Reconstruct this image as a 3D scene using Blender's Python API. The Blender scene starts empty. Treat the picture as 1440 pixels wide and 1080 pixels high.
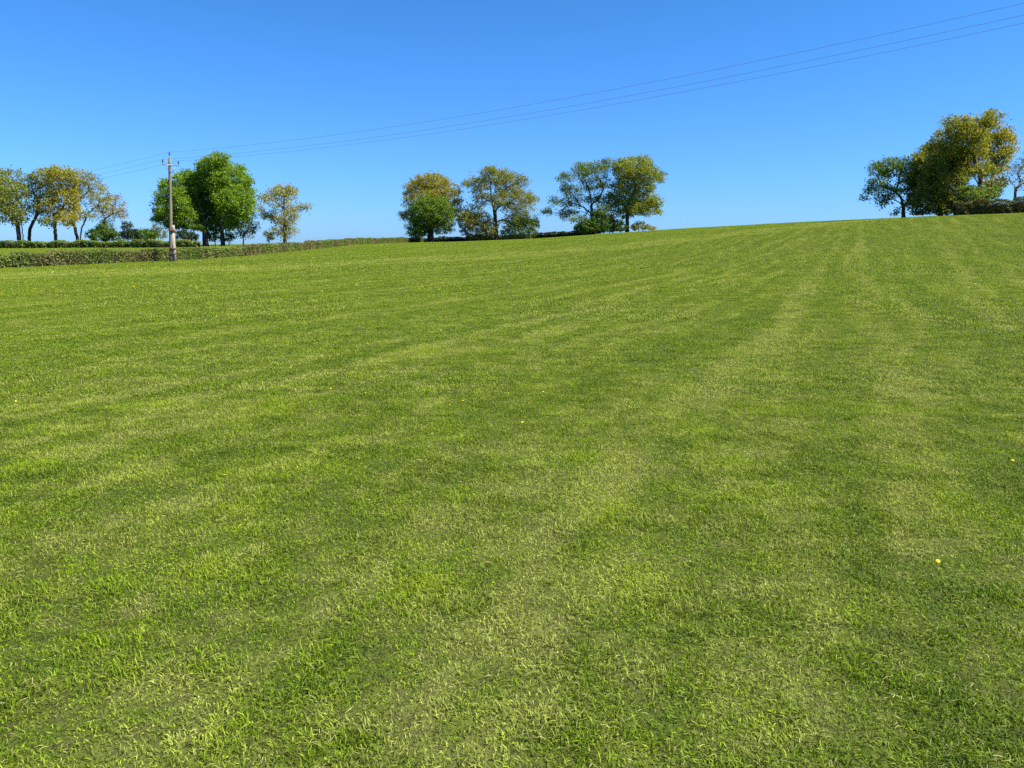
import bpy, math
import numpy as np

rng = np.random.default_rng(11)
scene = bpy.context.scene
COL = scene.collection
R = math.radians

# ------------------------------------------------------------------ camera maths
EYE = 1.6
PITCH = R(10.2)
FPX = 1109.0                      # focal length in pixels of the 1440 x 1080 photograph
SP, CP = math.sin(PITCH), math.cos(PITCH)


def ray(u, row):
    a, b = (u - 720) / FPX, (row - 540) / FPX
    return np.array([a, CP - b * SP, -SP - b * CP])


def at(u, row, Y):
    d = ray(u, row)
    return np.array([0, 0, EYE]) + d * (Y / d[1])


def mpp(Y):
    return Y / FPX / CP


# ------------------------------------------------------------------ terrain
def curve1(xs, ys):
    xs, ys = np.array(xs, float), np.array(ys, float)
    h = np.diff(xs)
    d = np.diff(ys) / h
    m = np.zeros(len(xs))
    for i in range(1, len(xs) - 1):
        if d[i - 1] * d[i] > 0:
            w1, w2 = 2 * h[i] + h[i - 1], h[i] + 2 * h[i - 1]
            m[i] = (w1 + w2) / (w1 / d[i - 1] + w2 / d[i])

    def f(x):
        x = np.clip(np.asarray(x, float), xs[0], xs[-1])
        i = np.clip(np.searchsorted(xs, x) - 1, 0, len(h) - 1)
        t = (x - xs[i]) / h[i]
        return (ys[i] * (1 + 2 * t) * (1 - t) ** 2 + h[i] * m[i] * t * (1 - t) ** 2
                + ys[i + 1] * t * t * (3 - 2 * t) + h[i] * m[i + 1] * t * t * (t - 1))
    return f


RISE = curve1([-3500, -60, 0, 30, 50, 68, 82, 108, 135, 165, 190, 230, 320, 600, 3500],
              [-1, -.3, 0, .02, .12, .45, .72, 1.2, 1.55, 1.75, 1.35, -1.5, -7, -14, -14])
FADE = curve1([-3500, -30, 0, 15, 30, 60, 90, 115, 165, 200, 320, 600, 3500],
              [0, 0, .03, .12, .25, .55, .84, 1, 1.02, .85, .3, 0, 0])
TILT = curve1([-3500, -400, -84, -40, -25, 0, 16, 30, 45, 57, 75, 110, 200, 3500],
              [-1.2, -1, -.75, -.5, -.3, .3, 1.25, 2.15, 3.0, 3.65, 4.4, 5.2, 6, 6])


def terrain(X, Y):
    X, Y = np.asarray(X, float), np.asarray(Y, float)
    bump = (.022 * np.sin(.31 * X + .17 * Y + 1.0) + .006 * np.sin(.83 * X - .41 * Y)
            + .05 * np.sin(.061 * X - .083 * Y + .5))
    return RISE(Y) + FADE(Y) * TILT(X) + bump * np.clip(np.hypot(X, Y) / 6, 0, 1)


def ground_hit(u, row):
    d = ray(u, row)
    t = 1.0
    while t < 400:
        p = np.array([0, 0, EYE]) + d * t
        if p[2] < terrain(p[0], p[1]):
            return p
        t += .02 + t * .002
    return p


# ------------------------------------------------------------------ mesh helpers
def quad_mesh(name, V, Q, tint=None, smooth=False):
    V, Q = np.asarray(V, np.float32), np.asarray(Q, np.int32)
    me = bpy.data.meshes.new(name)
    me.vertices.add(len(V))
    me.vertices.foreach_set('co', V.ravel())
    me.loops.add(Q.size)
    me.loops.foreach_set('vertex_index', Q.ravel())
    me.polygons.add(len(Q))
    me.polygons.foreach_set('loop_start', np.arange(0, Q.size, 4, dtype=np.int32))
    me.polygons.foreach_set('loop_total', np.full(len(Q), 4, np.int32))
    if smooth:
        me.polygons.foreach_set('use_smooth', np.ones(len(Q), bool))
    if tint is not None:
        a = me.attributes.new('tint', 'FLOAT_COLOR', 'POINT')
        c = np.ones((len(V), 4), np.float32)
        c[:, :3] = tint
        a.data.foreach_set('color', c.ravel())
    me.update(calc_edges=True)
    return me


def link(name, me, mat, parent=None, loc=None):
    o = bpy.data.objects.new(name, me)
    COL.objects.link(o)
    if mat:
        me.materials.append(mat)
    if parent:
        o.parent = parent
    if loc is not None:
        o.location = loc
    return o


def tag(o, label=None, cat=None, group=None, kind=None):
    for k, v in (('label', label), ('category', cat), ('group', group), ('kind', kind)):
        if v:
            o[k] = v
    return o


def empty(name, loc, label, cat, group=None):
    o = bpy.data.objects.new(name, None)
    o.empty_display_size = .5
    o.location = loc
    COL.objects.link(o)
    return tag(o, label, cat, group)


class Q4:
    """collects quads, tubes and boxes into one mesh"""

    def __init__(self):
        self.v, self.q, self.n = [], [], 0

    def add(self, V, Q):
        self.v.append(np.asarray(V, float))
        self.q.append(np.asarray(Q, int) + self.n)
        self.n += len(V)

    def tube(self, P, rad, sides=8, cap=True):
        P = np.asarray(P, float)
        rad = np.broadcast_to(np.asarray(rad, float), (len(P),))
        T = np.gradient(P, axis=0)
        T /= np.linalg.norm(T, axis=1)[:, None] + 1e-9
        ref = np.array([1., 0, 0]) if abs(T[:, 0]).mean() < .8 else np.array([0, 0, 1.])
        A = np.cross(T, ref)
        A /= np.linalg.norm(A, axis=1)[:, None] + 1e-9
        B = np.cross(T, A)
        th = np.arange(sides) / sides * 2 * np.pi
        V = (P[:, None] + rad[:, None, None] * (np.cos(th)[None, :, None] * A[:, None]
                                                + np.sin(th)[None, :, None] * B[:, None])).reshape(-1, 3)
        Qs = []
        for i in range(len(P) - 1):
            for k in range(sides):
                k2 = (k + 1) % sides
                Qs.append((i * sides + k, i * sides + k2, (i + 1) * sides + k2, (i + 1) * sides + k))
        if cap:
            m = (len(P) - 1) * sides
            for k in range(1, sides - 2, 2):
                Qs.append((m, m + k, m + k + 1, m + k + 2))
                Qs.append((0, k + 2, k + 1, k))
        self.add(V, Qs)

    def box(self, c, size, U=(1, 0, 0), W=(0, 1, 0)):
        U, W = np.array(U, float), np.array(W, float)
        N = np.cross(U, W)
        c = np.array(c, float)
        s = np.array(size) / 2
        V = [c + sx * s[0] * U + sy * s[1] * W + sz * s[2] * N
             for sz in (-1, 1) for sx, sy in ((-1, -1), (1, -1), (1, 1), (-1, 1))]
        self.add(V, [(3, 2, 1, 0), (4, 5, 6, 7), (0, 1, 5, 4), (1, 2, 6, 5), (2, 3, 7, 6), (3, 0, 4, 7)])

    def mesh(self, name, smooth=False):
        return quad_mesh(name, np.concatenate(self.v), np.concatenate(self.q), smooth=smooth)


# ------------------------------------------------------------------ materials
class NT:
    def __init__(self, name):
        self.m = bpy.data.materials.new(name)
        self.m.use_nodes = True
        self.t = self.m.node_tree
        self.t.nodes.clear()
        self.out = self.n('ShaderNodeOutputMaterial')

    def n(self, typ, **kw):
        nd = self.t.nodes.new(typ)
        for k, v in kw.items():
            setattr(nd, k, v)
        return nd

    def l(self, a, b):
        self.t.links.new(a, b)

    def val(self, sock, v):
        if hasattr(v, 'is_output'):
            self.l(v, sock)
        else:
            sock.default_value = v

    def math(self, op, a, b=0.0, clamp=False):
        nd = self.n('ShaderNodeMath', operation=op, use_clamp=clamp)
        self.val(nd.inputs[0], a)
        self.val(nd.inputs[1], b)
        return nd.outputs[0]

    def noise(self, vec, scale, detail=3, rough=.55, dist=0):
        nd = self.n('ShaderNodeTexNoise')
        if vec is not None:
            self.l(vec, nd.inputs['Vector'])
        nd.inputs['Scale'].default_value = scale
        nd.inputs['Detail'].default_value = detail
        nd.inputs['Roughness'].default_value = rough
        nd.inputs['Distortion'].default_value = dist
        return nd.outputs['Fac']

    def ramp(self, fac, lo, hi):
        nd = self.n('ShaderNodeMapRange', clamp=True, interpolation_type='SMOOTHSTEP')
        self.val(nd.inputs['Value'], fac)
        nd.inputs['From Min'].default_value = lo
        nd.inputs['From Max'].default_value = hi
        return nd.outputs['Result']

    def mix(self, fac, a, b, mode='MIX'):
        nd = self.n('ShaderNodeMix', data_type='RGBA', blend_type=mode, clamp_factor=True)
        self.val(nd.inputs['Factor'], fac)
        for s, v in ((nd.inputs[6], a), (nd.inputs[7], b)):
            if isinstance(v, (tuple, list)):
                s.default_value = (*v, 1)
            else:
                self.l(v, s)
        return nd.outputs[2]

    def leafy(self, color, trans=.35, rough=.6, spec=.15, warm=(1.25, 1.1, .55)):
        p = self.n('ShaderNodeBsdfPrincipled')
        self.val(p.inputs['Base Color'], color)
        p.inputs['Roughness'].default_value = rough
        p.inputs['Specular IOR Level'].default_value = spec
        t = self.n('ShaderNodeBsdfTranslucent')
        self.l(self.mix(1.0, color, warm, 'MULTIPLY'), t.inputs['Color'])
        m = self.n('ShaderNodeMixShader')
        m.inputs[0].default_value = trans
        self.l(p.outputs[0], m.inputs[1])
        self.l(t.outputs[0], m.inputs[2])
        self.l(m.outputs[0], self.out.inputs['Surface'])


def tint_leaf_material(name, trans=.4):
    k = NT(name)
    a = k.n('ShaderNodeAttribute', attribute_name='tint')
    k.leafy(a.outputs['Color'], trans)
    return k.m


def solid_material(name, c1, c2, scale, rough=.8, bump=.3, stretch=(1, 1, 1), metal=0):
    k = NT(name)
    tc = k.n('ShaderNodeTexCoord')
    mp = k.n('ShaderNodeMapping')
    mp.inputs['Scale'].default_value = stretch
    k.l(tc.outputs['Object'], mp.inputs[0])
    f = k.noise(mp.outputs[0], scale, 5, .65)
    c = k.mix(k.ramp(f, .3, .7), c1, c2)
    p = k.n('ShaderNodeBsdfPrincipled')
    k.l(c, p.inputs['Base Color'])
    p.inputs['Roughness'].default_value = rough
    p.inputs['Metallic'].default_value = metal
    p.inputs['Specular IOR Level'].default_value = .2
    b = k.n('ShaderNodeBump')
    b.inputs['Strength'].default_value = bump
    b.inputs['Distance'].default_value = .02
    k.l(f, b.inputs['Height'])
    k.l(b.outputs[0], p.inputs['Normal'])
    k.l(p.outputs[0], k.out.inputs['Surface'])
    return k.m


def field_color(k, green, deep, pale, dry):
    """colour of the sward from world position: mown swaths, clover patches, dry thatch"""
    g = k.n('ShaderNodeNewGeometry')
    pos = g.outputs['Position']
    sx = k.n('ShaderNodeSeparateXYZ')
    k.l(pos, sx.inputs[0])
    az = R(25)
    across = k.math('ADD', k.math('MULTIPLY', sx.outputs[0], math.cos(az)), k.math('MULTIPLY', sx.outputs[1], -math.sin(az)))
    along = k.math('ADD', k.math('MULTIPLY', sx.outputs[0], math.sin(az)), k.math('MULTIPLY', sx.outputs[1], math.cos(az)))
    wob = k.noise(pos, .11, 2, .5)
    across = k.math('ADD', across, k.math('MULTIPLY', k.math('SUBTRACT', wob, .5), 2.4))
    cmb = k.n('ShaderNodeCombineXYZ')
    k.l(across, cmb.inputs[0])
    k.l(k.math('MULTIPLY', along, .06), cmb.inputs[1])
    streak = k.noise(cmb.outputs[0], 1.0, 5, .68)         # swaths of unequal width
    wide = k.noise(pos, .30, 3, .6)
    fine = k.noise(pos, 1.6, 5, .68)
    tuft = k.noise(pos, 5.5, 4, .7)
    s = k.math('ADD', k.math('ADD', k.math('MULTIPLY', streak, .31), k.math('MULTIPLY', wide, .08)),
               k.math('ADD', k.math('MULTIPLY', fine, .33), k.math('MULTIPLY', tuft, .28)))
    rows = k.math('SINE', k.math('MULTIPLY', across, 2 * math.pi / 2.3))       # thin lines of clippings between swaths
    rows = k.math('MULTIPLY', k.ramp(rows, .70, .98), k.ramp(k.noise(cmb.outputs[0], .8, 3, .6), .42, .60))
    s = k.math('ADD', s, k.math('MULTIPLY', rows, .062))
    for (p0, nrm, offs, wd) in TRACKS:                        # wheel tracks: pressed, paler grass
        rel = k.math('ADD', k.math('MULTIPLY', sx.outputs[0], float(nrm[0])), k.math('MULTIPLY', sx.outputs[1], float(nrm[1])))
        rel = k.math('ADD', rel, float(-(p0[:2] @ nrm)))
        rel = k.math('ADD', rel, k.math('MULTIPLY', k.math('SUBTRACT', k.noise(pos, .16, 2, .5), .5), 1.2))
        for o in offs:
            ln = k.math('SUBTRACT', 1, k.ramp(k.math('ABSOLUTE', k.math('SUBTRACT', rel, o)), .28 * wd, wd))
            ln = k.math('MULTIPLY', ln, k.ramp(k.noise(pos, .55, 3, .7), .38, .62))
            s = k.math('ADD', s, k.math('MULTIPLY', ln, .085 if wd < 1 else .16))
    c = k.mix(k.ramp(s, .430, .500), deep, green)
    c = k.mix(k.ramp(s, .490, .590), c, pale)
    pat = k.noise(pos, 2.6, 4, .7)
    c = k.mix(k.math('MULTIPLY', k.ramp(pat, .57, .71), .42), c, dry)
    return c, pos


def track(a, b, offs, wd=.4):
    p, q_ = ground_hit(*a), ground_hit(*b)
    d = (q_ - p)[:2] / np.linalg.norm((q_ - p)[:2])
    return p, np.array([d[1], -d[0]]), offs, wd


TRACKS = [track((1420, 470), (1325, 330), (0, 1.7)), track((1262, 545), (1212, 335), (0, -1.8)), track((560, 478), (1150, 322), (0, 1.75)), track((430, 374), (830, 350), (0,), 5.5)]


def grass_material():
    k = NT('grass_blades')
    c, pos = field_color(k, GREEN, DEEP, PALE, DRY)
    a = k.n('ShaderNodeAttribute', attribute_name='tint')     # per blade: r brightness, g dryness, b yellowness
    s = k.n('ShaderNodeSeparateColor')
    k.l(a.outputs['Color'], s.inputs[0])
    c = k.mix(s.outputs[1], c, STRAW)
    c = k.mix(s.outputs[2], c, LIME)
    v = k.n('ShaderNodeHueSaturation')
    k.l(c, v.inputs['Color'])
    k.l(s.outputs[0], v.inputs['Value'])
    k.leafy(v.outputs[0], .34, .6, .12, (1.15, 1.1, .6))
    return k.m


def ground_material():
    k = NT('field_turf')
    c, pos = field_color(k, GREEN, DEEP, PALE, DRY)
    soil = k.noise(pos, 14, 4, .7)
    c = k.mix(.72, c, (.034, .042, .012))  # dark thatch tone, deepened to paint occlusion shade down among the blades
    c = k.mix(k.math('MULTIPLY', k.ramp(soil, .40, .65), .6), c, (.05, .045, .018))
    p = k.n('ShaderNodeBsdfPrincipled')
    k.l(c, p.inputs['Base Color'])
    p.inputs['Roughness'].default_value = .9
    p.inputs['Specular IOR Level'].default_value = .05
    b = k.n('ShaderNodeBump')
    b.inputs['Strength'].default_value = .8
    b.inputs['Distance'].default_value = .05
    k.l(k.noise(pos, 22, 4, .7), b.inputs['Height'])
    k.l(b.outputs[0], p.inputs['Normal'])
    k.l(p.outputs[0], k.out.inputs['Surface'])
    return k.m


GREEN, DEEP = (.138, .212, .009), (.088, .162, .007)
PALE, DRY = (.275, .320, .058), (.31, .285, .105)
STRAW, LIME = (.46, .42, .17), (.235, .32, .008)

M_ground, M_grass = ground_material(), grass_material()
M_leaf = tint_leaf_material('leaves', .42)
M_hedge = tint_leaf_material('hedge_leaves', .3)
M_bark = solid_material('bark', (.030, .024, .018), (.085, .07, .052), 3, .9, .6, (1, 1, .3))
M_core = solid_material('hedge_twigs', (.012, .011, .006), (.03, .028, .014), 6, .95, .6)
M_wood = solid_material('weathered_wood', (.11, .088, .062), (.20, .165, .12), 6, .85, .4, (3, 3, .15))
M_conc = solid_material('concrete', (.19, .175, .14), (.29, .265, .215), 9, .9, .3)
M_steel = solid_material('galvanised_steel', (.16, .16, .16), (.26, .26, .26), 8, .5, .1, metal=.8)
M_rust = solid_material('rusty_band', (.12, .05, .03), (.22, .10, .06), 8, .8, .3)
M_glass = solid_material('brown_porcelain', (.05, .022, .018), (.09, .04, .03), 5, .25, .05)
M_wire = solid_material('aluminium_cable', (.16, .16, .17), (.24, .24, .25), 5, .5, .05)
M_petal = solid_material('yellow_petals', (.78, .62, .02), (.72, .52, .02), 30, .6, .2)
M_stem = solid_material('flower_stem', (.10, .20, .03), (.14, .24, .05), 10, .7, .1)
M_white = solid_material('white_petals', (.75, .75, .70), (.85, .85, .82), 12, .7, .2)

# ------------------------------------------------------------------ ground sheet
def axis(lims):
    out = []
    for a, b, s in lims:
        out.append(np.arange(a, b, s))
    return np.concatenate(out + [[lims[-1][1]]])


xs = axis([(-3500, -500, 300), (-500, -140, 20), (-140, -40, 2.5), (-40, 60, 1.0), (60, 140, 2.0), (140, 500, 20), (500, 3500, 300)])
ys = axis([(-3500, -300, 320), (-300, -20, 20), (-20, 60, .8), (60, 200, 1.6), (200, 400, 10), (400, 3500, 310)])
GX, GY = np.meshgrid(xs, ys)
V = np.stack([GX, GY, terrain(GX, GY)], -1).reshape(-1, 3)
nx, ny = len(xs), len(ys)
i, j = np.meshgrid(np.arange(nx - 1), np.arange(ny - 1))
b = (j * nx + i).ravel()
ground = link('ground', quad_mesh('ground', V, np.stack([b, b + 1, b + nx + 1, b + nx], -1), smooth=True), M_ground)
tag(ground, 'gently rolling mown meadow rising to the right', kind='structure')


# ------------------------------------------------------------------ grass
def value_field(seed, n=24):
    r = np.random.default_rng(seed)
    g = r.random((n, n))
    for _ in range(1):
        g = (g * 2 + np.roll(g, 1, 0) + np.roll(g, -1, 0) + np.roll(g, 1, 1) + np.roll(g, -1, 1)) / 6
    return (g - g.min()) / (g.max() - g.min())


def sample(g, x, y):
    n = len(g)
    x, y = x * n, y * n
    i, j = np.floor(x).astype(int), np.floor(y).astype(int)
    fx, fy = x - i, y - j
    return (g[i % n, j % n] * (1 - fx) * (1 - fy) + g[(i + 1) % n, j % n] * fx * (1 - fy)
            + g[i % n, (j + 1) % n] * (1 - fx) * fy + g[(i + 1) % n, (j + 1) % n] * fx * fy)


def grass_patch(name, size, density, width, length, seed, leaflets=.24):
    r = np.random.default_rng(seed)
    n = int(size * size * density)
    cells = max(6, int(size / .09))
    clump = value_field(seed + 5, cells)
    hue = value_field(seed + 9, max(4, int(size / .16)))
    x, y = r.random(n), r.random(n)
    keep = r.random(n) < .35 + .65 * sample(clump, x, y)      # thin spots between tufts
    x, y = x[keep], y[keep]
    n = len(x)
    cl = sample(clump, x, y)
    az = r.random(n) * 2 * np.pi
    L = length * (.36 + .42 * r.random(n) + .90 * cl ** 1.6)
    W = width * (.6 + .8 * r.random(n))
    lean = np.clip(.55 + .33 * r.standard_normal(n), .05, 1.35)     # angle from vertical at the root
    bend = np.clip(.6 + .5 * r.standard_normal(n), -.2, 1.6)
    dry = np.where(r.random(n) < .075, .35 + .6 * r.random(n), 0)
    flat = dry > 0
    lean[flat] = 1.2 + .3 * r.random(flat.sum())
    L[flat] *= 1.05
    W[flat] *= .6
    leaf = (r.random(n) < leaflets) & ~flat
    L[leaf] *= .55
    W[leaf] *= 2.3
    lean[leaf] = .9 + .5 * r.random(leaf.sum())
    root = np.stack([(x - .5) * size, (y - .5) * size, np.where(flat, .012 * r.random(n) + .3 * cl * length, -.004)], -1)
    h = np.stack([np.cos(az), np.sin(az), 0 * az], -1)
    side = np.stack([-np.sin(az), np.cos(az), .35 * r.standard_normal(n)], -1)
    side /= np.linalg.norm(side, axis=1)[:, None]
    d1 = np.sin(lean)[:, None] * h + np.cos(lean)[:, None] * np.array([0, 0, 1.])
    a2 = np.minimum(lean + bend, 2.0)
    d2 = np.sin(a2)[:, None] * h + np.cos(a2)[:, None] * np.array([0, 0, 1.])
    p1 = root + d1 * (L * .5)[:, None]
    p2 = p1 + d2 * (L * .5)[:, None]
    p2[:, 2] = np.maximum(p2[:, 2], .004)
    w0 = (W * np.where(leaf, .25, .75) / 2)[:, None]
    w1 = (W / 2)[:, None]
    w2 = (W * np.where(leaf, .35, .12) / 2)[:, None]
    P = np.stack([root - side * w0, root + side * w0, p1 - side * w1, p1 + side * w1, p2 - side * w2, p2 + side * w2], 1)
    k = (np.arange(n) * 6)[:, None]
    Qs = np.concatenate([k + np.array([[0, 1, 3, 2]]), k + np.array([[2, 3, 5, 4]])])
    hv = sample(hue, x, y)
    tint = np.stack([.46 + 1.0 * r.random(n) ** 1.5 + .25 * (hv - .5), dry, np.clip((hv - .45) * .8 + .22 * r.standard_normal(n), 0, .8)], -1)
    tint[leaf, 0] *= .92
    tint = np.repeat(tint, 6, 0).reshape(n, 6, 3)
    tint[:, :, 0] *= np.array([.58, .58, .98, .98, 1.40, 1.40])          # pale cut tips; roots darkened to paint the shade between blades
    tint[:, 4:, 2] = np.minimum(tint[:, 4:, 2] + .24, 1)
    tint = tint.reshape(-1, 3)
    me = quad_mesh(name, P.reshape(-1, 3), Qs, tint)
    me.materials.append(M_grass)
    return bpy.data.objects.new(name, me)


LODS = [(1.0, 19000, .0032, .034), (2.0, 6200, .0054, .039), (4.0, 1500, .0105, .052), (4.0, 520, .019, .062)]
CELL = (1.0, 2.0, 4.0, 8.0)
NVAR = 5
patches = bpy.data.collections.new('grass_patches')
pn = 0
for li, (size, dens, wd, ln) in enumerate(LODS):
    for v in range(NVAR):
        patches.objects.link(grass_patch('grass_patch_%02d' % pn, size, dens, wd, ln, 100 + pn))
        pn += 1
pts, rot, idx = [], [], []


def in_view(x, y, s):
    m = s * .75
    return y > -2.5 - m and abs(x) < .80 * max(y, 0) + 5 + m and y < 185


def subdivide(x, y, lev):
    size = CELL[lev]
    if not in_view(x, y, size):
        return
    lim = (0, 9, 21, 44)[lev]
    d = math.hypot(x, y)
    if lev and d - size * .3 < lim * (1 + .18 * rng.standard_normal()):
        q = size / 4
        for sx in (-q, q):
            for sy in (-q, q):
                subdivide(x + sx, y + sy, lev - 1)
        return
    if lev == 3:
        for sx in (-2, 2):
            for sy in (-2, 2):
                place_patch(x + sx, y + sy, 3, 4.0)
    else:
        place_patch(x, y, lev, size)


def place_patch(x, y, lev, size):
    e = size * .35
    n = np.array([terrain(x - e, y) - terrain(x + e, y), terrain(x, y - e) - terrain(x, y + e), 2 * e])
    n /= np.linalg.norm(n)
    from mathutils import Vector, Matrix
    q = Vector((0, 0, 1)).rotation_difference(Vector(n)).to_matrix() @ Matrix.Rotation(math.pi / 2 * rng.integers(4), 3, 'Z')
    z = max(float(terrain(x, y)), np.mean([float(terrain(x + a, y + b)) for a in (-e, e) for b in (-e, e)]))
    pts.append((x, y, z))
    rot.append(tuple(q.to_euler()))
    idx.append(lev * NVAR + int(rng.integers(NVAR)))


for gx in np.arange(-168, 176, 8.0):
    for gy in np.arange(-4, 192, 8.0):
        subdivide(gx, gy, 3)
gm = bpy.data.meshes.new('grass')
gm.vertices.add(len(pts))
gm.vertices.foreach_set('co', np.array(pts, np.float32).ravel())
a = gm.attributes.new('rot', 'FLOAT_VECTOR', 'POINT')
a.data.foreach_set('vector', np.array(rot, np.float32).ravel())
a = gm.attributes.new('pick', 'INT', 'POINT')
a.data.foreach_set('value', np.array(idx, np.int32))
gm.update()
grass = link('grass', gm, M_grass)
tag(grass, 'short mown green grass with clover and dry clippings', 'grass', kind='stuff')
ng = bpy.data.node_groups.new('grass_scatter', 'GeometryNodeTree')
ng.interface.new_socket('Geometry', in_out='INPUT', socket_type='NodeSocketGeometry')
ng.interface.new_socket('Geometry', in_out='OUTPUT', socket_type='NodeSocketGeometry')
N = ng.nodes.new
gi, go = N('NodeGroupInput'), N('NodeGroupOutput')
ci = N('GeometryNodeCollectionInfo')
ci.inputs['Collection'].default_value = patches
ci.inputs['Separate Children'].default_value = True
ci.inputs['Reset Children'].default_value = True
iop = N('GeometryNodeInstanceOnPoints')
iop.inputs['Pick Instance'].default_value = True
na = N('GeometryNodeInputNamedAttribute')
na.data_type = 'INT'
na.inputs['Name'].default_value = 'pick'
nr = N('GeometryNodeInputNamedAttribute')
nr.data_type = 'FLOAT_VECTOR'
nr.inputs['Name'].default_value = 'rot'
er = N('FunctionNodeEulerToRotation')
L_ = ng.links.new
L_(gi.outputs[0], iop.inputs['Points'])
L_(ci.outputs[0], iop.inputs['Instance'])
L_([s for s in na.outputs if s.enabled][0], iop.inputs['Instance Index'])
L_([s for s in nr.outputs if s.enabled][0], er.inputs[0])
L_(er.outputs[0], iop.inputs['Rotation'])
L_(iop.outputs[0], go.inputs[0])
md = grass.modifiers.new('scatter', 'NODES')
md.node_group = ng


# ------------------------------------------------------------------ trees
def grow(chains, blobs, attract, step, kill, r, iters=60, infl=1.5):
    """trunk chains, one limb to each leaf mass, then twigs by space colonisation: nodes, parents"""
    P, par, plen = [], [], []

    def put(p, q):
        P.append(np.asarray(p, float))
        par.append(q)
        plen.append(0 if q < 0 else plen[q] + np.linalg.norm(P[q] - P[-1]))
        return len(P) - 1

    roots = []
    for ch in chains:
        ch = np.asarray(ch, float)
        last = put(ch[0], -1)
        for a_, b_ in zip(ch[:-1], ch[1:]):
            m = max(1, int(np.linalg.norm(b_ - a_) / step))
            for t in (np.arange(m) + 1) / m:
                last = put(a_ + (b_ - a_) * t + (.03 * r.standard_normal(3) if t < 1 else 0), last)
        roots.append((ch[0][2], ch[-1][2]))
    low, top = min(a for a, b in roots), max(b for a, b in roots)
    zmin = low + .5 * (top - low)
    start = len(P)
    axis0 = np.mean([c[-1] for c in chains], 0)
    for c in sorted(blobs, key=lambda b: np.linalg.norm(b - axis0)):
        Pa, pl = np.array(P), np.array(plen)
        v = c - Pa
        d = np.linalg.norm(v, axis=1) + 1e-6
        lift = v[:, 2] / d
        cost = d + .42 * pl + 2.2 * np.clip(.15 - lift, 0, 1) * np.minimum(d, 3) + 1e6 * ((Pa[:, 2] < zmin) & (np.arange(len(P)) < start))
        q = int(cost.argmin())
        dist = d[q]
        if dist < .6:
            continue
        dirp = P[q] - P[par[q]] if par[q] >= 0 else np.array([0, 0, 1.])
        dirp = dirp / (np.linalg.norm(dirp) + 1e-6)
        mid = P[q] + v[q] * .45 + (dirp * .22 + np.array([0, 0, .16])) * dist + .07 * dist * r.standard_normal(3)
        m = max(2, int(dist / step))
        a0, last = P[q], q
        for t in (np.arange(m) + 1) / m:
            p = (1 - t) ** 2 * a0 + 2 * t * (1 - t) * mid + t * t * c + .05 * r.standard_normal(3)
            last = put(p, last)
    A = attract
    best = np.full(len(A), 1e9)
    who = np.zeros(len(A), int)
    new = [q for q in range(len(P)) if P[q][2] > zmin or q >= start]
    alive = np.ones(len(A), bool)
    for it in range(iters):
        if new:
            N_ = np.array([P[q] for q in new])
            D = np.linalg.norm(A[:, None] - N_[None], axis=2)
            k = D.argmin(1)
            dm = D[np.arange(len(A)), k]
            up = dm < best
            best[up] = dm[up]
            who[up] = np.array(new)[k[up]]
        alive &= best > kill
        al = np.where(alive & (best < infl + .04 * it))[0]
        if not len(al):
            if not alive.any():
                break
            new = []
            continue
        new = []
        for w in np.unique(who[al]):
            m = al[who[al] == w]
            d = A[m] - P[w]
            d /= np.linalg.norm(d, axis=1)[:, None]
            d = d.sum(0) + .35 * r.standard_normal(3)
            d[2] += .15
            d /= np.linalg.norm(d) + 1e-9
            new.append(put(P[w] + d * step, w))
    return np.array(P), np.array(par)


def limb_mesh(name, P, par, rtrunk, sides=6, tip=.022):
    n = len(P)
    kids = np.zeros(n, int)
    for p in par:
        if p >= 0:
            kids[p] += 1
    acc = np.zeros(n)
    desc = np.ones(n, int)
    rad = np.zeros(n)
    for q in range(n - 1, -1, -1):
        rad[q] = (acc[q] if kids[q] else tip ** 2.2) ** (1 / 2.2)
        if par[q] >= 0:
            acc[par[q]] += rad[q] ** 2.2
            desc[par[q]] += desc[q]
    base = max(rad[par < 0].max(), .03)
    rad = tip + np.clip((rad - tip) / max(base - tip, .01), 0, 1) ** 1.55 * (.85 * rtrunk - tip)
    zb = P[0][2]
    rad = rad * (1 + .3 * np.exp(-np.clip(P[:, 2] - zb, 0, 50) / .4) * (rad > .5 * rtrunk))
    T = np.zeros((n, 3))
    for q in range(n):
        T[q] = P[q] - P[par[q]] if par[q] >= 0 else (0, 0, 1)
    T /= np.linalg.norm(T, axis=1)[:, None] + 1e-9
    ref = np.tile(np.array([.94, .34, .0]), (n, 1))
    A_ = np.cross(T, ref)
    A_ /= np.linalg.norm(A_, axis=1)[:, None] + 1e-6
    B_ = np.cross(T, A_)
    th = np.arange(sides) / sides * 2 * np.pi
    V = (P[:, None] + rad[:, None, None] * (np.cos(th)[None, :, None] * A_[:, None] + np.sin(th)[None, :, None] * B_[:, None])).reshape(-1, 3)
    e = np.where(par >= 0)[0]
    k = np.arange(sides)
    k2 = (k + 1) % sides
    Qs = np.stack([(par[e] * sides)[:, None] + k, (par[e] * sides)[:, None] + k2, (e * sides)[:, None] + k2, (e * sides)[:, None] + k], -1).reshape(-1, 4)
    return quad_mesh(name, V, Qs, smooth=True), desc


def leaf_quads(C, size, r, droop=.0):
    n = len(C)
    u = r.standard_normal((n, 3))
    u[:, 2] -= droop
    u /= np.linalg.norm(u, axis=1)[:, None]
    w = np.cross(u, r.standard_normal((n, 3)))
    w /= np.linalg.norm(w, axis=1)[:, None]
    s = (size * np.clip(np.exp(.38 * r.standard_normal(n)), .4, 2.2))[:, None]
    P = np.stack([C - u * s * .5, C + w * s * .32, C + u * s * .5, C - w * s * .32], 1)
    return P.reshape(-1, 3), (np.arange(n) * 4)[:, None] + np.arange(4)[None]


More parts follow.
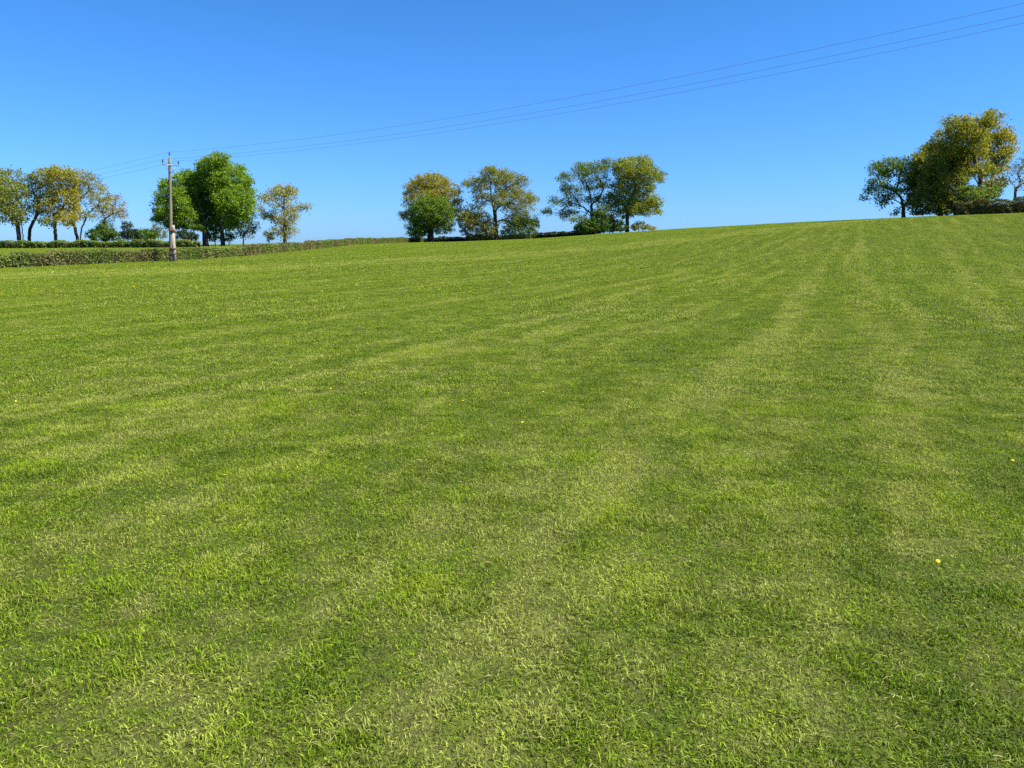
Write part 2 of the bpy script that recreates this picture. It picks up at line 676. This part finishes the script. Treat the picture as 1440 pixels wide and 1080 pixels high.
def tree(name, label, cat, Y, trunks, blobs, cols, rtrunk=.35, dens=1.0, leaves=12, leaf=.215, spread=.36,
         step=.32, kill=.44, group=None, squash=.85, parts=('trunk', 'crown'), cmix=.5, bs=1.22):
    seed = abs(hash(tuple(map(tuple, blobs)))) % 99991
    r = np.random.default_rng(seed)
    m = mpp(Y)
    ub, rb = trunks[0][0]
    base = at(ub, rb, Y)
    base[2] = terrain(base[0], base[1]) - .05
    uc = np.array([q[0] for q in blobs], float)
    half = (max(q[0] + q[2] for q in blobs) - min(q[0] - q[2] for q in blobs)) * m / 2
    att, ac, cen = [], [], []
    for q in blobs:
        u, row, ru, rr = q[:4]
        c = at(u, row, Y)
        rad = np.array([ru * m, .5 * (ru + rr) * m * squash + .2, rr * m]) * bs + .15
        edge = min(1, abs(c[0] - at(uc.mean(), row, Y)[0]) / max(half, .1))
        c = at(u, row, Y + r.uniform(-1, 1) * half * .62 * math.sqrt(max(0, 1 - edge ** 2)))
        n = max(14, int(dens * 24 * (rad[0] * rad[1] * rad[2]) ** .85))
        cen.append(c - base - np.array([0, 0, .25 * rad[2]]))
        d = r.standard_normal((n, 3))
        d /= np.linalg.norm(d, axis=1)[:, None]
        p = c + d * rad * (r.random(n) ** .5)[:, None]
        gz = terrain(p[:, 0], p[:, 1])
        p = p[p[:, 2] > gz + .25]
        att.append(p)
        ac.append(np.full(len(p), q[4] if len(q) > 4 else -1.0))
    att, ac = np.concatenate(att) - base, np.concatenate(ac)
    chains = []
    for tr in trunks:
        ch = [at(u, row, Y) - base for u, row in tr]
        ch[0][2] = 0 if abs(tr[0][1] - rb) < 14 else ch[0][2]
        if ch[1][2] < .4:
            ch[1][2] = .6
        for c in ch[1:]:
            c[1] += r.uniform(-.2, .2)
        chains.append(ch)
    P, par = grow(chains, cen, att, step, kill, r)
    me, desc = limb_mesh(name + '_limbs', P, par, rtrunk)
    root = empty(name, base, label, cat, group)
    link(parts[0], me, M_bark, root)
    tips = np.where(desc <= 5)[0]
    tips = tips[P[tips][:, 2] > .35]
    cnt = r.poisson(2.3 * leaves * (.15 + 1.7 * r.random(len(tips)) ** 1.5))      # some sprays fuller than others
    own = np.repeat(tips, cnt)
    C = P[own] + r.standard_normal((len(own), 3)) * np.array([spread, spread, spread * .72])
    C[:, 2] = np.maximum(C[:, 2], .12 + .2 * r.random(len(C)))
    Pq, Qq = leaf_quads(C, leaf, r)
    # colour: two leaf colours mixed by sprays, plus leaf to leaf change
    near = np.array([np.argmin(((att - P[t]) ** 2).sum(1)) for t in tips])
    pref = np.repeat(ac[near], cnt)
    ph = r.uniform(0, 6, 3)
    low = .5 + .5 * np.sin(C @ np.array([.9, .5, .7]) + ph[0]) * np.sin(C @ np.array([-.4, .8, 1.1]) + ph[1])
    f = np.clip(np.where(pref < 0, cmix + .55 * (low - .5), pref) + .25 * r.standard_normal(len(C)), 0, 1)
    c1, c2 = np.array(cols[0]), np.array(cols[1])
    col = (c1 + (c2 - c1) * f[:, None]) * (.72 + .56 * r.random(len(C)))[:, None]
    link(parts[1], quad_mesh(name + '_leaves', Pq, Qq, np.repeat(col, 4, 0)), M_leaf, root)
    return root


OLIVE, GOLD = (.15, .185, .024), (.37, .315, .022)
TAN, ORANGE = (.31, .28, .085), (.33, .25, .035)
LEAFG, BRIGHT = (.09, .175, .014), (.19, .31, .014)
DARKG, GREYG = (.048, .10, .018), (.20, .23, .11)
MOSS = (.20, .235, .035)

tree('field_tree', 'olive green tree with several close stems at the left edge of the photo', 'tree', 138,
     [[(27, 339), (25, 320), (20, 300)], [(33, 339), (30, 318), (26, 300)]],
     [(8, 262, 24, 20), (-12, 272, 24, 26), (24, 285, 13, 22), (8, 300, 22, 13), (27, 303, 9, 11), (-30, 290, 20, 20), (22, 245, 6, 4)],
     (OLIVE, MOSS), .42, .95, 9)
tree('field_tree', 'thin dark tree leaning right beside the golden tree, its trunk bare', 'tree', 141,
     [[(40, 339), (43, 322), (51, 304), (55, 288)]],
     [(46, 264, 8, 15), (53, 280, 9, 12), (41, 250, 5, 6), (58, 297, 7, 6), (47, 295, 6, 6)],
     (DARKG, GREYG), .33, 1.0, 8)
tree('field_tree', 'golden yellow tree on one straight trunk behind the far hedge', 'tree', 139,
     [[(78, 339), (78, 318), (77, 298)]],
     [(70, 254, 20, 15, .35), (88, 262, 20, 20, .8), (97, 290, 13, 18, .9), (75, 288, 19, 16, .5), (64, 312, 8, 7, .1), (93, 309, 11, 8, .8), (57, 246, 7, 6, .2), (82, 244, 16, 8, .6)],
     (OLIVE, (.32, .285, .024)), .34, 1.0, 10)
tree('field_tree', 'open crowned tan tree whose trunk forks into a V near the ground', 'tree', 142,
     [[(110, 338), (106, 322), (102, 309)], [(111, 336), (115, 322), (120, 308)]],
     [(112, 250, 17, 9), (128, 262, 17, 13), (140, 278, 12, 11), (113, 277, 13, 10), (123, 300, 11, 8), (101, 262, 9, 10), (97, 244, 9, 5), (119, 243, 6, 4), (149, 288, 6, 7)],
     (MOSS, TAN), .32, .75, 7.5, .2, .38)
tree('field_tree', 'thin pinkish tan tree at the right end of the left row of trees', 'tree', 150,
     [[(146, 337), (146, 316), (147, 305)]],
     [(155, 290, 17, 12), (168, 299, 9, 9), (146, 302, 10, 9), (163, 279, 7, 6), (175, 303, 4, 3), (152, 315, 9, 5)],
     (TAN, (.22, .17, .09)), .24, .75, 6.5, .2, .38)

BUSH = ('stems', 'foliage')


def bush(label, Y, blobs, cols, leaves=11, leaf=.2, dens=2.0, group=None):
    u = sum(q[0] * q[2] for q in blobs) / sum(q[2] for q in blobs)
    low = max(q[1] + q[3] for q in blobs)
    return tree('bush', label, 'bush', Y, [[(u, low), (u, low - 4)]] + [[(q[0], low), (q[0], q[1] + q[3] * .2)] for q in blobs],
                blobs, cols, .09, dens, leaves, leaf, .22, .22, .3, group, parts=BUSH)


bush('dark green bush at the foot of the thin pinkish tan tree', 146, [(131, 331, 8, 7), (147, 326, 11, 11), (160, 331, 7, 6)], (DARKG, LEAFG))
bush('bluish dark bush behind the far hedge, right of the row of trees', 152, [(179, 322, 6, 8), (186, 330, 9, 7), (173, 331, 5, 5)], ((.03, .06, .03), (.05, .08, .045)))
bush('fresh green rounded bush behind the far hedge, left of the pole', 152, [(205, 330, 13, 7), (197, 332, 8, 5), (215, 332, 6, 5)], (LEAFG, (.09, .15, .015)))
bush('pale grey green thin bush just left of the pole', 154, [(222, 325, 7, 9), (229, 331, 6, 5)], (GREYG, (.1, .13, .06)), 7, .2, .9)
bush('bluish dark bush under the left side of the big green tree', 156, [(258, 331, 9, 6), (270, 333, 8, 5)], ((.03, .06, .03), (.05, .08, .045)))

tree('field_tree', 'large dense bright green tree behind the pole', 'tree', 136,
     [[(289, 341), (289, 326), (287, 308), (280, 288)], [(313, 341), (312, 326), (311, 308), (318, 285)]],
     [(305, 246, 26, 24), (320, 262, 30, 24), (272, 268, 26, 24), (243, 276, 16, 20), (236, 304, 17, 13), (256, 303, 22, 15), (330, 288, 24, 22),
      (298, 298, 28, 20), (345, 272, 11, 18), (340, 305, 13, 11), (308, 229, 12, 12), (225, 292, 8, 12), (295, 270, 30, 22), (312, 312, 14, 8), (262, 246, 12, 6),
      (222, 276, 5, 6), (232, 258, 7, 5), (250, 250, 7, 4), (283, 241, 7, 5), (298, 222, 7, 5), (316, 220, 6, 4), (336, 240, 8, 7), (350, 256, 6, 7), (357, 275, 4, 8), (355, 298, 5, 7), (221, 307, 5, 6),
      (243, 319, 8, 4), (275, 319, 11, 5), (331, 317, 9, 5), (300, 317, 15, 7), (262, 315, 13, 6), (324, 318, 9, 6)],
     ((.10, .185, .016), (.19, .31, .018)), .62, 1.25, 20, .22, .36, bs=1.04)
bush('green bush between the two trunks of the big green tree', 138, [(302, 330, 9, 8), (322, 333, 7, 5)], (LEAFG, (.15, .22, .03)), 10)
tree('field_tree', 'small pale tree under the right side of the big green tree', 'tree', 136,
     [[(342, 340), (342, 326)]],
     [(336, 320, 8, 10, .9), (354, 321, 7, 10, .1), (345, 327, 8, 6, .5)], (GREYG, (.15, .19, .015)), .13, 1.1, 9, .2)
tree('field_tree', 'tan brown oak with one branch stretched out right, beside the big green tree', 'tree', 136,
     [[(400, 340), (401, 322), (400, 300), (398, 282)]],
     [(398, 271, 12, 11), (384, 269, 7, 8), (411, 271, 6, 8), (374, 279, 9, 9), (400, 292, 16, 9), (422, 293, 9, 6), (433, 292, 5, 3), (377, 304, 12, 6),
      (402, 315, 16, 12), (398, 328, 14, 7), (366, 293, 6, 6), (412, 303, 9, 7)],
     (MOSS, TAN), .4, .9, 12, .2, .4, bs=1.1)
bush('small grey shrub at the left foot of the tan brown oak', 134, [(378, 331, 6, 6)], (GREYG, MOSS), 6)

tree('field_tree', 'autumn brown tinted oak rising behind the rounded green tree', 'tree', 164,
     [[(603, 339), (604, 322), (606, 300), (607, 285)]],
     [(606, 261, 23, 13), (586, 267, 15, 11), (626, 274, 17, 15), (575, 284, 8, 8), (640, 290, 10, 14), (574, 303, 8, 7), (605, 281, 20, 12), (619, 254, 8, 6), (648, 302, 7, 8), (567, 303, 4, 5)],
     (MOSS, ORANGE), .42, .95, 12, cmix=.42)
tree('field_tree', 'rounded fresh green tree leafy to the ground, before the brown tinted oak', 'tree', 158,
     [[(608, 339), (608, 326), (607, 312)]],
     [(606, 297, 22, 17), (595, 316, 18, 13), (619, 312, 16, 14), (586, 324, 12, 9), (628, 300, 8, 10), (592, 302, 14, 13)],
     (LEAFG, (.145, .225, .02)), .34, 1.2, 14)
tree('field_tree', 'tall open pale olive oak with its dark limbs showing, middle of the ridge', 'tree', 160,
     [[(698, 338), (697, 320), (696, 302), (694, 288)]],
     [(693, 250, 20, 11), (673, 262, 12, 9), (657, 258, 6, 4), (715, 262, 16, 14), (735, 255, 9, 7), (680, 280, 11, 9), (706, 283, 13, 11), (728, 284, 18, 14, .8), (746, 279, 8, 7),
      (667, 299, 12, 8), (737, 305, 13, 9), (711, 246, 9, 7), (691, 240, 10, 5), (720, 312, 12, 9), (752, 312, 4, 3), (665, 250, 6, 3)],
     (MOSS, (.19, .19, .03)), .55, .8, 12, .2, .42)
bush('brownish bush against the left of the tall open oak', 158, [(670, 318, 20, 15), (655, 308, 9, 9), (685, 323, 13, 12)], (MOSS, (.26, .23, .05)), 7, .2, 1.5)
bush('green bush under the right side of the tall open oak', 158, [(736, 321, 16, 14), (717, 327, 10, 9), (749, 314, 6, 6)], ((.14, .21, .03), (.21, .27, .055)), 7, .2, 1.5)
tree('field_tree', 'dark green open tree with low branches reaching left, in the middle pair', 'tree', 158,
     [[(832, 329), (833, 306), (831, 282)]],
     [(836, 239, 16, 10), (816, 240, 10, 9), (797, 250, 9, 6), (802, 268, 12, 8), (825, 258, 11, 9), (848, 258, 11, 8), (795, 284, 10, 6), (816, 282, 10, 7), (841, 281, 12, 7),
      (779, 284, 7, 5), (771, 299, 6, 5), (797, 301, 11, 6), (815, 309, 12, 5), (856, 231, 9, 7), (846, 297, 12, 6)],
     ((.09, .145, .02), (.17, .23, .025)), .45, .85, 12, .2, .4)
tree('field_tree', 'yellow green full tree on the right of the middle pair', 'tree', 157,
     [[(882, 329), (882, 306), (884, 286)]],
     [(891, 238, 20, 14), (904, 226, 11, 6), (876, 239, 12, 12), (913, 245, 12, 12), (926, 249, 8, 8), (896, 264, 19, 15), (871, 270, 11, 13), (881, 291, 19, 12), (906, 290, 17, 10), (921, 284, 9, 8),
      (861, 281, 10, 9), (925, 297, 6, 4)],
     (OLIVE, (.24, .29, .018)), .42, 1.15, 13)
bush('dark green bush around the trunk of the open dark tree', 156, [(828, 320, 14, 10), (842, 316, 12, 13), (817, 325, 7, 6)], (DARKG, LEAFG), 12, .22)
bush('pale tan bush between the trunks of the middle pair', 157, [(857, 316, 8, 12)], (TAN, MOSS), 10)
bush('dark low bush left of the yellow green tree trunk', 156, [(872, 320, 8, 8)], (DARKG, LEAFG), 12)
bush('low tan bush right of the yellow green tree trunk', 156, [(898, 321, 10, 7), (912, 322, 8, 5)], (TAN, OLIVE), 9)

tree('field_tree', 'small green tree with a low left side, leftmost of the right hand clump', 'tree', 130,
     [[(1271, 307), (1271, 294), (1268, 280)]],
     [(1252, 236, 18, 11), (1235, 241, 11, 10), (1270, 233, 12, 9), (1234, 258, 13, 7), (1222, 268, 9, 6), (1250, 269, 14, 7), (1241, 284, 8, 5), (1215, 278, 5, 4), (1276, 254, 10, 13), (1260, 298, 6, 3), (1283, 282, 7, 9)],
     (LEAFG, (.10, .15, .015)), .33, 1.05, 11, .22)
tree('field_tree', 'dense dark olive tree with leaves to the ground, beside the golden oak', 'tree', 131,
     [[(1322, 306), (1322, 292), (1320, 270)]],
     [(1312, 226, 20, 19), (1301, 251, 17, 23), (1325, 256, 24, 26), (1308, 285, 25, 17), (1337, 285, 18, 15), (1340, 230, 20, 22), (1292, 232, 8, 10)],
     ((.15, .195, .028), (.23, .25, .034)), .38, 1.3, 18, .22, .42)
tree('field_tree', 'tallest golden oak of the right hand clump, lit yellow at its top right', 'tree', 126,
     [[(1376, 305), (1376, 275), (1378, 250)]],
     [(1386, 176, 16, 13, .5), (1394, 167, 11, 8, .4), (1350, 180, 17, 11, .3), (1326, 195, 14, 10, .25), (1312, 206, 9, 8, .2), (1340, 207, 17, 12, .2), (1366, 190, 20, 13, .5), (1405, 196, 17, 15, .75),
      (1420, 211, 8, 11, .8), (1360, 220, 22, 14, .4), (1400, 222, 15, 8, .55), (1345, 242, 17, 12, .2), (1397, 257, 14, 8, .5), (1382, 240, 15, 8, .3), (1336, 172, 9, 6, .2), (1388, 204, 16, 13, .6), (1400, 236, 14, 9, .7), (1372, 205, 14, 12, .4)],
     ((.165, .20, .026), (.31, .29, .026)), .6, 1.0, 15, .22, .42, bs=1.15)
tree('field_tree', 'nearly bare grey tree at the right edge of the photo', 'tree', 124,
     [[(1428, 303), (1427, 284), (1428, 272)]],
     [(1430, 236, 13, 8), (1443, 229, 9, 12), (1421, 251, 8, 8), (1441, 255, 10, 10), (1455, 245, 12, 14)],
     (GREYG, (.17, .17, .11)), .24, .8, 4.5, .18, .4)
bush('light green bush spilling over the left end of the right hand hedge', 122, [(1372, 281, 17, 9), (1360, 285, 11, 9), (1366, 267, 16, 4), (1391, 271, 13, 7), (1380, 294, 14, 8)], (LEAFG, (.15, .19, .03)), 11, .2)


# ------------------------------------------------------------------ hedges
def hedge(label, path, h, w, cols, dens, leaf, seed, gap=.18):
    """path: (u, Y) pairs; clipped rows of shrubs with leaves through an uneven skin over a twiggy core"""
    r = np.random.default_rng(seed)
    P = np.array([at(u, 340, Y)[:2] for u, Y in path])
    d = np.linalg.norm(np.diff(P, axis=0), axis=1)
    s = np.concatenate([[0], np.cumsum(d)])
    n = int(s[-1] / .5)
    ss = np.linspace(0, s[-1], n)
    C = np.stack([np.interp(ss, s, P[:, 0]), np.interp(ss, s, P[:, 1])], -1)
    T = np.gradient(C, axis=0)
    T /= np.linalg.norm(T, axis=1)[:, None]
    Nn = np.stack([-T[:, 1], T[:, 0]], -1)
    base = np.array([C[0, 0], C[0, 1], float(terrain(*C[0]))])
    hv = h * (1 + .11 * np.sin(ss * .9 + 2 * np.sin(ss * .31) + seed) + .08 * np.sin(ss * 2.3 + np.sin(ss * .4)) + .05 * r.standard_normal(n))
    wv = w * (1 + .12 * r.standard_normal(n))
    hv = hv + np.where(r.random(n) < .2, .26 * h * r.random(n) ** 2, 0)
    root = empty('hedge', base, label, 'hedge')
    # core
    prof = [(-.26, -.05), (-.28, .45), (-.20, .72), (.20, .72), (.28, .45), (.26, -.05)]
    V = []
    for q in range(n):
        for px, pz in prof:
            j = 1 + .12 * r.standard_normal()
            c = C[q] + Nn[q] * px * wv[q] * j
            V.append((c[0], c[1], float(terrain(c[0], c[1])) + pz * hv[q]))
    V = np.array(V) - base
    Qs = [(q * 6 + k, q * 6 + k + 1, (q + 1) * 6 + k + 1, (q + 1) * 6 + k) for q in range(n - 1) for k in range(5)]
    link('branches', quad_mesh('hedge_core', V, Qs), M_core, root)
    # leaves in a shell 0.35 w deep, clumped
    area = s[-1] * (2 * h + w)
    m = int(area * dens)
    t = r.random(m) * (n - 1.001)
    q = t.astype(int)
    fq = (t - q)[:, None]
    c = C[q] * (1 - fq) + C[q + 1] * fq
    hh = hv[q] * (1 - fq[:, 0]) + hv[q + 1] * fq[:, 0]
    nn = Nn[q]
    per = r.random(m) * (2 * h + w)
    deep = np.abs(r.standard_normal(m)) * .13
    off = np.where(per < h, -w / 2 + deep, np.where(per < h + w, per - h - w / 2, w / 2 - deep))
    z = np.where(per < h, per / h, np.where(per < h + w, 1, (per - h - w) / h)) * hh
    z = np.where((per >= h) & (per < h + w), hh - deep + np.abs(.05 * r.standard_normal(m)), z)
    arc = ss[q] + fq[:, 0] * .5
    lump = np.sin(arc * 2.1 + 3 * np.sin(arc * .7) + seed) * .5 + .5 * np.sin(arc * 5.3 + z * 3)
    off *= 1 + .22 * lump
    keep = r.random(m) > gap * (1 + lump) * (z < .9 * hh)
    p2 = c + nn * off[:, None] + T[q] * (.12 * r.standard_normal(m))[:, None]
    X = np.stack([p2[:, 0], p2[:, 1], terrain(p2[:, 0], p2[:, 1]) + z], -1)[keep] - base
    arc, zr = arc[keep], (z / hh)[keep]
    Pq, Qq = leaf_quads(X, leaf, r)
    c1, c2, c3 = (np.array(x) for x in cols)
    f = np.clip(.5 + .75 * np.sin(arc * .55 + 2 * np.sin(arc * .23 + seed)) + .3 * r.standard_normal(len(X)), 0, 1)
    g = np.clip(.35 * r.standard_normal(len(X)) + .30 + .35 * np.sin(arc * 1.3 + seed * 2), 0, 1)
    col = c1 + (c2 - c1) * f[:, None]
    col = col + (c3 - col) * g[:, None]
    col *= (.78 + .44 * r.random(len(X)))[:, None]
    link('foliage', quad_mesh('hedge_leaves', Pq, Qq, np.repeat(col, 4, 0)), M_hedge, root)
    return root


hedge('long low brown and green clipped hedge running away from the left edge past the pole',
      [(-150, 44), (0, 51.5), (120, 56.5), (243, 64), (300, 69), (383, 83), (467, 109), (529, 136), (592, 168)], .82, 1.1,
      ((.12, .115, .045), (.10, .165, .024), (.195, .215, .06)), 680, .09, 3, .36)
hedge('dark green far hedge in front of the left row of trees',
      [(-260, 126), (-60, 126), (100, 125), (200, 123), (279, 121)], .98, 1.3,
      ((.13, .18, .025), (.11, .185, .02), (.19, .23, .045)), 150, .17, 5)
hedge('thin dark hedge along the ridge between the two middle groups of trees',
      [(585, 169), (640, 168), (700, 167), (770, 166), (835, 163)], .95, 1.2,
      ((.035, .045, .012), (.04, .06, .012), (.06, .07, .02)), 110, .2, 7)
hedge('tall clipped hedge at the right edge, dark in front and lit on top',
      [(1338, 119), (1400, 118), (1500, 117), (1640, 115)], 2.0, 1.7,
      ((.07, .085, .02), (.10, .11, .02), (.15, .15, .045)), 200, .14, 9, .1)

# ------------------------------------------------------------------ pole
pb = at(243.5, 370, 61.3)
pb[2] = float(terrain(pb[0], pb[1]))
top = at(238.5, 222, 61.3) - pb
H = top[2]
WDIR = np.array([.845, -.534, 0])
ARM = np.array([.534, .845, 0])
pole = empty('utility_pole', pb, 'weathered wooden power pole with a pale concrete foot beside the low hedge', 'utility pole')
q = Q4()
zz = np.linspace(-.02, 1, 16)
q.tube(np.outer(zz, top) + np.array([-.13, 0, 0]) * (1 - zz)[:, None], .15 - .055 * zz, 12)
link('post', q.mesh('post', True), M_wood, pole)
q = Q4()
fz = np.array([-.3, .6, 1.4, 2.2, 2.85])
for a_, b_, w1 in ((-.3, 2.2, .25), (2.2, 2.75, .21)):
    zc, hh = (a_ + b_) / 2, b_ - a_
    q.box((top[0] * zc / H + .085, 0, zc), (hh, w1, .18), (0, 0, 1), (1, 0, 0))
link('concrete_foot', q.mesh('concrete_foot'), M_conc, pole)
for zc in (.62, 1.0, 2.35):
    q = Q4()
    cx = top[0] * zc / H
    q.box((cx + .02, 0, zc), (.50, .34, .05), (1, 0, 0), (0, 1, 0))
    q.tube([(cx + .1, -.28, zc), (cx + .1, -.19, zc)], .035, 6)
    q.tube([(cx - .18, -.28, zc), (cx - .18, -.19, zc)], .035, 6)
    link('steel_band', q.mesh('steel_band'), M_rust, pole)
zc = at(238.5, 232.5, 61.3)[2] - pb[2]
armc = top * zc / H - .12 * np.array([.845, -.534, 0]) * -1
q = Q4()
q.box(armc, (1.45, .05, .05), ARM, WDIR)
q.tube([armc + ARM * .45, top * (zc - .55) / H + ARM * .05 + WDIR * .1], .018, 6)
q.tube([armc - ARM * .45, top * (zc - .55) / H - ARM * .05 + WDIR * .1], .018, 6)
link('crossarm', q.mesh('crossarm'), M_steel, pole)
WTOP = []
for off, z0 in ((ARM * .66 + armc, .0), (-ARM * .66 + armc, .0), (top, .04)):
    o3 = off + np.array([0, 0, z0])
    q = Q4()
    q.tube([o3, o3 + (0, 0, .16)], .016, 6)
    pin = link('insulator_pin', q.mesh('pin'), M_steel, pole)
    q = Q4()
    q.tube([o3 + (0, 0, .14), o3 + (0, 0, .18), o3 + (0, 0, .21), o3 + (0, 0, .25), o3 + (0, 0, .29), o3 + (0, 0, .34), o3 + (0, 0, .37)],
           [.035, .065, .04, .06, .035, .05, .025], 10)
    link('insulator', q.mesh('insulator', True), M_glass, pole)
    WTOP.append(pb + o3 + (0, 0, .37))

# ------------------------------------------------------------------ wires
labels = ['power line fixed to the right end of the crossarm, lowest at the right edge',
          'power line fixed to the left end of the crossarm, middle one at the right edge',
          'highest power line, fixed to the top of the pole']
SPAN = 56.2
for W0, lab in zip(WTOP, labels):
    t = np.linspace(-1.3, 1.3, 105)
    h = np.where(t > 0, -.83 * t + 3.53 * t * t, 5.3 * t + 3.53 * t * t)
    P = W0[None] + WDIR[None] * (t * SPAN)[:, None] + np.stack([0 * t, 0 * t, h], -1)
    q = Q4()
    q.tube(P - W0, .0068, 6)
    o = link('power_line', q.mesh('power_line', True), M_wire, None, W0)
    tag(o, lab, 'power line', 'power lines strung from the pole')

# ------------------------------------------------------------------ dandelions and blossom
def petal_disc(rad, n=14):
    q = Q4()
    for ring, (r0, r1, z0, z1) in enumerate(((.15, 1, .25, .0), (.1, .72, .3, .16), (0.02, .42, .32, .28))):
        for k in range(n):
            a0 = (k + .5 * ring) / n * 2 * np.pi
            a1, am = a0 + 2 * np.pi / n * .85, a0 + np.pi / n * .85
            c = lambda rr, aa, z: (rad * rr * math.cos(aa), rad * rr * math.sin(aa), rad * z)
            q.add([c(r0, a0, z0), c(r1 * .92, a0, z1), c(r1 * 1.02, am, z1 - .03), c(r1 * .92, a1, z1)], [(0, 1, 2, 3)])
    return q.mesh('dandelion_head')


head_me = petal_disc(.021)
head_me.materials.append(M_petal)
q = Q4()
q.tube([(0, 0, 0), (.004, .002, .03), (.003, -.002, .062)], .0022, 6)
stem_me = q.mesh('dandelion_stem', True)
stem_me.materials.append(M_stem)


def dandelion(p, label, group, sc=1.0, tilt=(0, 0)):
    e = empty('dandelion', (p[0], p[1], float(terrain(p[0], p[1]))), label, 'flower', group)
    e.scale = (sc,) * 3
    e.rotation_euler = (tilt[0], tilt[1], rng.random() * 6)
    s_ = bpy.data.objects.new('stem', stem_me)
    h_ = bpy.data.objects.new('flower_head', head_me)
    for c_ in (s_, h_):
        COL.objects.link(c_)
        c_.parent = e
    h_.location = (.003, -.002, .06)


GD = 'yellow dandelions dotted over the meadow'
dandelion(ground_hit(1316, 796), 'nearest and brightest yellow dandelion, alone in the lower right grass', GD, .5, (.5, .2))
spots = [(716, 556), (735, 598), (1422, 652), (1434, 474), (1232, 502), (1184, 512), (978, 492), (1340, 430), (620, 466), (580, 468), (500, 455), (1006, 572), (1146, 505), (840, 480)]
for u, row in spots:
    dandelion(ground_hit(u, row), 'yellow dandelion in the middle distance of the meadow', GD, rng.uniform(.36, .5), (rng.uniform(-.4, .6), rng.uniform(-.4, .4)))
for k in range(70):
    u, row = rng.uniform(0, 1440), 395 + 230 * rng.random() ** 1.6
    dandelion(ground_hit(u, row), 'yellow dandelion in the middle distance of the meadow', GD, rng.uniform(.28, .48), (rng.uniform(-.6, .8), rng.uniform(-.5, .5)))
for k in range(140):
    c = [(510, 378), (1080, 350), (60, 400), (900, 352), (300, 400), (640, 400), (1000, 390)][k % 7]
    u, row = c[0] + rng.normal() * 110, max(c[1] + rng.normal() * 13, 366 if c[0] < 560 else 349)
    if 0 < u < 1440:
        dandelion(ground_hit(u, row), 'tiny far yellow dandelion in the strip of flowers below the hedge and ridge', GD, rng.uniform(1.0, 1.5))

# ------------------------------------------------------------------ light, sky, camera
AZ, EL = R(100), R(47)
sd = np.array([math.sin(AZ) * math.cos(EL), math.cos(AZ) * math.cos(EL), math.sin(EL)])
from mathutils import Vector
sun = bpy.data.lights.new('sun', 'SUN')
sun.energy = 5.0
sun.angle = R(.53)
sun.color = (1, .95, .86)
so = bpy.data.objects.new('sun', sun)
so.rotation_euler = Vector(sd).to_track_quat('Z', 'Y').to_euler()
so.location = (40, 10, 60)
COL.objects.link(so)
w = bpy.data.worlds.new('World')
scene.world = w
w.use_nodes = True
nt = w.node_tree
bg = nt.nodes['Background']
sky = nt.nodes.new('ShaderNodeTexSky')
sky.sky_type = 'NISHITA'
sky.sun_disc = False
sky.sun_elevation = EL
sky.sun_rotation = AZ
sky.altitude = 300
sky.air_density = 1.0
sky.dust_density = .3
sky.ozone_density = 2.5
# the camera's deep blue: the sky's own colour filtered, a little more near the horizon
tcw = nt.nodes.new('ShaderNodeTexCoord')
sep = nt.nodes.new('ShaderNodeSeparateXYZ')
nt.links.new(tcw.outputs['Generated'], sep.inputs[0])
fil = nt.nodes.new('ShaderNodeValToRGB')
cr = fil.color_ramp
for p_, c_ in ((0, (.200, .385, .80)), (.05, (.178, .345, .75)), (.16, (.165, .415, .65)), (.30, (.150, .412, .67))):
    e_ = cr.elements[0] if p_ == 0 else (cr.elements[1] if p_ == .30 else cr.elements.new(p_))
    e_.position = p_
    e_.color = (*c_, 1)
nt.links.new(sep.outputs[2], fil.inputs[0])
mul = nt.nodes.new('ShaderNodeMix')
mul.data_type = 'RGBA'
mul.blend_type = 'MULTIPLY'
mul.inputs[0].default_value = 1
nt.links.new(sky.outputs[0], mul.inputs[6])
nt.links.new(fil.outputs[0], mul.inputs[7])
nt.links.new(mul.outputs[2], bg.inputs['Color'])
bg.inputs['Strength'].default_value = .102

cam = bpy.data.cameras.new('camera')
cam.sensor_width = 36
cam.lens = FPX / 1440 * 36
cam.clip_start = .05
cam.clip_end = 9000
co = bpy.data.objects.new('camera', cam)
co.location = (0, 0, EYE)
co.rotation_euler = (R(90) - PITCH, 0, 0)
COL.objects.link(co)
scene.camera = co
vs = scene.view_settings
vs.view_transform = 'Standard'
vs.look = 'None'
vs.exposure = 1.36
vs.gamma = 1
scene.render.engine = 'CYCLES'
scene.cycles.max_bounces = 6
scene.cycles.transparent_max_bounces = 4
scene.cycles.use_denoising = False
